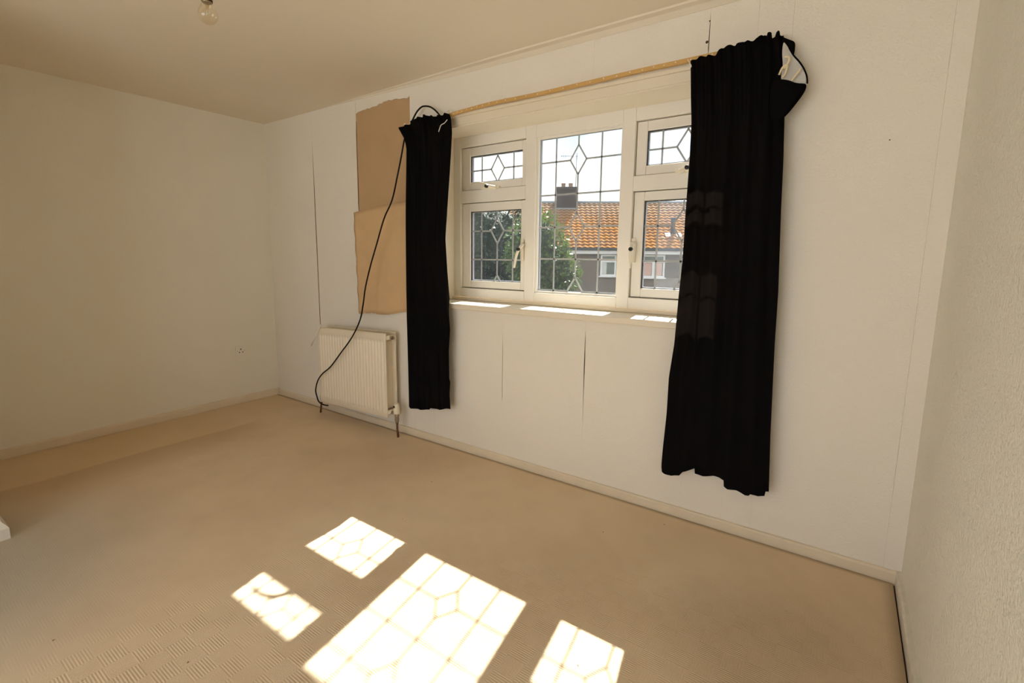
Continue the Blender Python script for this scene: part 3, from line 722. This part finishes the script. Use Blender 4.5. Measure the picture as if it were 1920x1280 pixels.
tag(st, 'thin white plastic strip sticking out from the top left corner of the radiator', 'strip')

# ================================================================== BULB
pen = tag(empty('pendant_bulb', (2.548, -1.588, H)), 'bare clear light bulb hanging from the ceiling', 'light bulb')
bx, by, bz = 2.533, -1.583, 1.936        # lowest point of the bulb
bp_ = []
prof = [(.0, 0), (.008, .001), (.0155, .0048), (.0215, .0115), (.0250, .0195), (.0260, .0270), (.0245, .0345), (.0212, .0415), (.0175, .0480), (.0145, .0545), (.0130, .0600)]
adopt(pen, MB().lathe(prof, (bx, by, bz), 28).build('glass_envelope', M['bulb']))
adopt(pen, MB().lathe([(0, .0585), (.0128, .0585), (.0132, .060), (.0132, .082), (.010, .086), (0, .086)], (bx, by, bz), 20).build('bulb_cap', M['brass']))
adopt(pen, MB().lathe([(.006, .057), (.0045, .048), (.003, .042), (.0035, .039), (0, .038)], (bx, by, bz), 10).build('glass_stem', M['bulb']))
adopt(pen, MB().tube([(bx-.012, by, bz+.027), (bx-.006, by, bz+.031), (bx, by, bz+.028), (bx+.006, by, bz+.031), (bx+.012, by, bz+.027)], .0007, 5).build('filament', M['white_plastic']))
for s in (-1, 1):
    adopt(pen, MB().tube([(bx+s*.002, by, bz+.041), (bx+s*.012, by, bz+.027)], .0005, 5).build('filament_wire', M['white_plastic']))
adopt(pen, MB().lathe([(.0145, .066), (.0165, .066), (.0168, .094), (.0155, .099), (.013, .102), (.0125, .124), (.009, .132), (0, .133)], (bx, by, bz), 20).build('lamp_holder', M['flex']))
adopt(pen, MB().lathe([(.0133, .0615), (.0150, .0615), (.0150, .0665), (.0133, .0665)], (bx, by, bz), 20).build('holder_ring', M['dark_gap']))
adopt(pen, MB().tube([(bx, by, bz+.130), (bx+.004, by-.002, bz+.25), (bx+.012, by-.004, H-.03), (bx+.015, by-.005, H-.012)], .0032, 8).build('flex', M['flex']))
adopt(pen, MB().lathe([(0, -.0005), (.035, -.0005), (.036, -.008), (.028, -.018), (.010, -.024), (.0, -.024)], (bx+.015, by-.005, H), 24).build('ceiling_rose', M['white_plastic']))

# ================================================================== OUTSIDE
tag(MB().box(-14, 18, -30, BACK-.21, -.30, -.12).build('reflector', mat('pale_reflector', (.50, .50, .485), .9, var=.1)), 'unseen pale terrace behind the house', 'reflector', kind='structure')  # unseen slab, added to bounce sunlight through the rear door
tag(MB().box(-60, 60, -60, 90, -2.95, -2.75).build('ground', M['grass']), 'worn ground outside below the window', 'ground', kind='structure')
U = Vector((math.cos(PI/6), .5, 0)); N = Vector((.5, -math.cos(PI/6), 0)); P0 = Vector((-7.8, 21.46, 1.70))
RUN, RISE, U0, U1 = 4.2, 2.8, -15.0, 24.0
def hp(u, d, z): return P0+U*u-N*d+Vector((0, 0, z))     # u along the eave, d back from it, z above it
house = tag(empty('house', hp(0, 4, -4.45)), 'grey brick house with orange clay tiled roof across the road', 'house')
def hbox(mb, u0, u1, d0, d1, z0, z1):
    v = [hp(u, d, z) for z in (z0, z1) for u, d in ((u0, d0), (u1, d0), (u1, d1), (u0, d1))]
    mb.add(v, [(3, 2, 1, 0), (4, 5, 6, 7), (0, 1, 5, 4), (1, 2, 6, 5), (2, 3, 7, 6), (3, 0, 4, 7)]); return mb
adopt(house, hbox(MB(), U0+.3, U1-.3, .35, 8.05, -4.45, -.02).build('brick_wall', M['brick']))
rf = MB()
rf.add([hp(U0, .0, -.06), hp(U1, .0, -.06), hp(U1, RUN, RISE-.06), hp(U0, RUN, RISE-.06), hp(U1, 2*RUN, -.06), hp(U0, 2*RUN, -.06)],
       [(0, 1, 2, 3), (3, 2, 4, 5), (0, 3, 5), (1, 4, 2), (0, 5, 4, 1)])
adopt(house, rf.build('roof_deck', M['gutter']))
SL = math.hypot(RUN, RISE); NROW = 16; GA = SL/NROW; TW = .30
sd_, sz_ = RUN/SL, RISE/SL
def tile_local():
    """one pantile: wave across, lying on the slope, its lower lip raised"""
    t = MB(); nu = 6; v = []
    for (s, lift) in ((-.03, .055), (GA+.01, .004)):
        for i in range(nu+1):
            a = i/nu; hgt = lift+.055*(.5-.5*math.cos(2*PI*a))*(1 if a < 1 else 1)
            v.append((a*TW, s, hgt))
    for i in range(nu+1):
        a = i/nu; v.append((a*TW, -.03, .0+.055*(.5-.5*math.cos(2*PI*a))))
    f = [(i, i+1, nu+1+i+1, nu+1+i) for i in range(nu)]+[(2*(nu+1)+i, 2*(nu+1)+i+1, i+1, i) for i in range(nu)]
    t.add(v, f); return t
TL = tile_local()
slopeM = Matrix(((U.x, (-N*sd_).x, 0, 0), (U.y, (-N*sd_).y, 0, 0), (0, sz_, 0, 0), (0, 0, 0, 1)))
nrm = (U.cross(-N*sd_+Vector((0, 0, sz_)))).normalized()
for i in range(3): slopeM[i][2] = nrm[i]
tile_me = TL.mesh('roof_tile', M['tile']); tile_me.flip_normals() if False else None
single = set()
for row in range(16):
    for c in list(range(-1, 8))+list(range(13, 22)): single.add((row, c))
field = MB(); cnt = 0
for row in range(NROW):
    for c in range(int(U0/TW), int(U1/TW)):
        s = row*GA; org = hp(c*TW, s*sd_, s*sz_)
        m4 = Matrix.Translation(org) @ slopeM
        if (row, c) in single and cnt < 300:
            o = bpy.data.objects.new('roof_tile', tile_me); COL.objects.link(o); o.parent = house
            o.matrix_world = Matrix.Translation(-house.location) @ m4 @ Matrix.Rotation(random.uniform(-.012, .012), 4, 'Z'); cnt += 1
        else:
            field.add([m4 @ Vector(p) for p in TL.v], TL.f)
o = adopt(house, field.build('roof_tile_field', M['tile'])); o['kind'] = 'stuff'
rd = MB(); rd.tube([hp(U0, RUN, RISE+.01), hp(U1, RUN, RISE+.01)], .13, 10); adopt(house, rd.build('ridge_tiles', M['galv']))
adopt(house, hbox(MB(), U0, U1, -.13, -.01, -.10, .02).build('gutter', M['gutter']))
adopt(house, hbox(MB(), U0, U1, .02, .36, -.30, -.12).build('fascia', M['fascia']))
def hwin(u0, u1, z0, z1, lights, transom, fill):
    z0 -= 1.7; z1 -= 1.7
    f = MB(); w = .09; d0, d1 = .29, .40
    hbox(f, u0, u0+w, d0, d1, z0, z1); hbox(f, u1-w, u1, d0, d1, z0, z1); hbox(f, u0+w, u1-w, d0, d1, z0, z0+w); hbox(f, u0+w, u1-w, d0, d1, z1-w, z1)
    zt = z0+(z1-z0)*transom
    hbox(f, u0+w, u1-w, d0, d1, zt-.045, zt+.045)
    for i in range(1, lights):
        uu = u0+(u1-u0)*i/lights; hbox(f, uu-.07, uu+.07, d0, d1, z0+w, zt-.045)
    fr = f.build('house_window', M['fascia']); adopt(house, fr)
    hbox(MB(), u0+.05, u1-.05, .345, .349, z0+.05, z1-.05).build('pane', M['far_glass'], fr)
    fr.children[0].matrix_parent_inverse = Matrix()
    for a, b, m_ in fill:
        ua, ub = u0+(u1-u0)*a, u0+(u1-u0)*b
        hbox(MB(), ua, ub, .335, .343, z0+.1, zt-.06).build('window_curtain', m_, fr)
    hbox(MB(), u0-.08, u1+.08, .24, .36, z0-.07, z0).build('window_ledge', M['fascia'], fr)
hwin(1.34, 2.18, .22, 1.37, 1, .68, ((.10, .40, M['net']),))
hwin(2.95, 4.75, .17, 1.37, 3, .70, ((.07, .28, M['pink']), (.38, .62, M['pink']), (.72, .93, M['pink'])))
hwin(7.4, 8.6, .2, 1.37, 2, .70, ())
hwin(-4.6, -3.2, .2, 1.37, 2, .70, ())
adopt(house, hbox(MB(), .92, 1.12, .33, .36, -.52, -.36).build('air_brick', M['gutter']))
# chimney on the ridge
ch = MB(); hbox(ch, -1.06, .14, 3.55, 4.55, 1.9, 3.66); cst = ch.build('chimney', M['chimney'])
adopt(house, cst)
c2 = MB(); hbox(c2, -1.10, .18, 3.50, 4.60, 3.52, 3.60); hbox(c2, -1.08, .16, 3.52, 4.58, 3.60, 3.68); cc = c2.build('chimney_crown', M['chimney']); cc.parent = cst
for u in (-.66, -.22):
    p = hp(u, 4.05, 3.68); o = MB().lathe([(.13, 0), (.12, .2), (.14, .22), (.14, .27), (.09, .27), (.09, .0)], p, 12).build('chimney_pot', M['pot']); o.parent = cst
o = MB().box(0, .001, 0, .001, 0, .001)
fl_ = MB(); hbox(fl_, -1.10, .18, 3.44, 3.56, 2.30, 2.44); o = fl_.build('lead_flashing', M['galv']); o.parent = cst
a0 = hp(.06, 3.56, 2.9); a1 = hp(.06, 3.56, 5.5)
ae = MB(); ae.tube([a0, a1], .022, 6)
b0 = a1+Vector((0, 0, -.05)); b1 = b0-U*.95
ae.tube([b0+U*.1, b1], .016, 6)
for i in range(8):
    q = b0.lerp(b1, (i+.5)/8); ae.tube([q-N*.0+Vector((0, 0, -.13)), q+Vector((0, 0, .13))], .009, 5)
ae.tube([b0+U*.02+Vector((0, 0, -.2)), b0+U*.02+Vector((0, 0, .2))], .02, 5)
o = ae.build('aerial', M['galv']); o.parent = cst
# dark upright tube near the eave on the right of the roof
s_ = 1.45; vp = hp(5.28, s_*sd_, s_*sz_)
vt = adopt(house, MB().tube([vp+Vector((0, 0, -.05)), vp+Vector((0, 0, .85)), vp+Vector((0, 0, .9))], .12, 10).build('dark_upright', M['gutter']))
fl2 = MB()
for du in (-.42, .16):
    q = [m4p for m4p in (hp(5.28+du, (s_-.35)*sd_, (s_-.35)*sz_), hp(5.28+du+.26, (s_-.35)*sd_, (s_-.35)*sz_), hp(5.28+du+.26, s_*sd_, s_*sz_), hp(5.28+du, s_*sd_, s_*sz_))]
    fl2.add([p+nrm*.09 for p in q]+[p+nrm*.075 for p in q], [(0, 1, 2, 3), (7, 6, 5, 4), (0, 4, 5, 1), (1, 5, 6, 2), (2, 6, 7, 3), (3, 7, 4, 0)])
o = fl2.build('glint_sheet', M['glint']); o.parent = vt  # white glints painted in as pale sheets at the tube's foot

# evergreen trees between the house and the window
def tree(name, label, base, blobs, nleaf, size, seed, leaf='leaf'):
    """trunk, dark inner crown, and a coat of pointed leaves over the blobs (centre, radii)"""
    r = random.Random(seed); root = tag(empty(name, base), label, 'tree', 'garden trees outside')
    top = Vector(blobs[0][0])
    adopt(root, MB().tube([Vector(base)+Vector((0, 0, -.02)), Vector(base).lerp(top, .5), top], [.11, .08, .03], 10).build('trunk', M['bark']))
    core = MB()
    for (c, rad_) in blobs:
        c = Vector(c); nu, nv = 18, 12
        v = []
        for j in range(nv+1):
            th = PI*j/nv
            for i in range(nu):
                a = 2*PI*i/nu; q = .86+.10*math.sin(3*a+4*th+seed)+.06*math.sin(7*a-5*th)
                v.append(c+Vector((rad_[0]*math.sin(th)*math.cos(a), rad_[1]*math.sin(th)*math.sin(a), rad_[2]*math.cos(th)))*q*.86)
        core.add(v, [(j*nu+i, j*nu+(i+1) % nu, (j+1)*nu+(i+1) % nu, (j+1)*nu+i) for j in range(nv) for i in range(nu)], True)
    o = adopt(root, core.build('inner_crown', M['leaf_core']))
    lf = MB(); tot = sum(b[1][0]*b[1][2] for b in blobs)
    for (c, rad_) in blobs:
        c = Vector(c)
        for _ in range(int(nleaf*rad_[0]*rad_[2]/tot)):
            d = Vector((r.gauss(0, 1), r.gauss(0, 1), r.gauss(0, 1))).normalized(); q = r.uniform(.78, 1.07)+.05*math.sin(9*d.x+7*d.z+seed)
            p = c+Vector((d.x*rad_[0], d.y*rad_[1], d.z*rad_[2]))*q
            t = (d*.8+Vector((r.gauss(0, .6), r.gauss(0, .6), r.gauss(0, .6)-.25))).normalized()
            s = t.cross(Vector((r.gauss(0, 1), r.gauss(0, 1), r.gauss(0, 1)))).normalized(); nn_ = t.cross(s)
            L = size*r.uniform(.7, 1.3); wd = L*.24
            lf.add([p, p+t*L*.5+s*wd+nn_*wd*.3, p+t*L, p+t*L*.5-s*wd+nn_*wd*.3], [(0, 1, 2), (0, 2, 3)])
    o = adopt(root, lf.build('foliage', M[leaf])); o['kind'] = 'stuff'
    return root
tree('evergreen_shrub', 'sunlit glossy evergreen shrub in front of the brick house', (-1.0, 6.4, -2.75),
     [((-1.14, 6.36, 1.34), (.62, .6, .80)), ((-.80, 6.52, .88), (.50, .5, .56)), ((-1.0, 6.3, -.35), (.85, .8, 1.1))], 7000, .10, 5)
tree('evergreen_tree', 'broad shaded evergreen tree behind the left casement', (-3.75, 8.2, -2.75),
     [((-3.85, 8.15, 1.65), (1.30, 1.1, 1.22)), ((-3.70, 8.2, -.4), (1.5, 1.3, 1.6)), ((-2.75, 8.6, .25), (1.0, .9, 1.25)), ((-5.0, 8.2, 1.2), (1.1, 1.0, 1.5))], 11000, .13, 11, 'leaf_shaded')
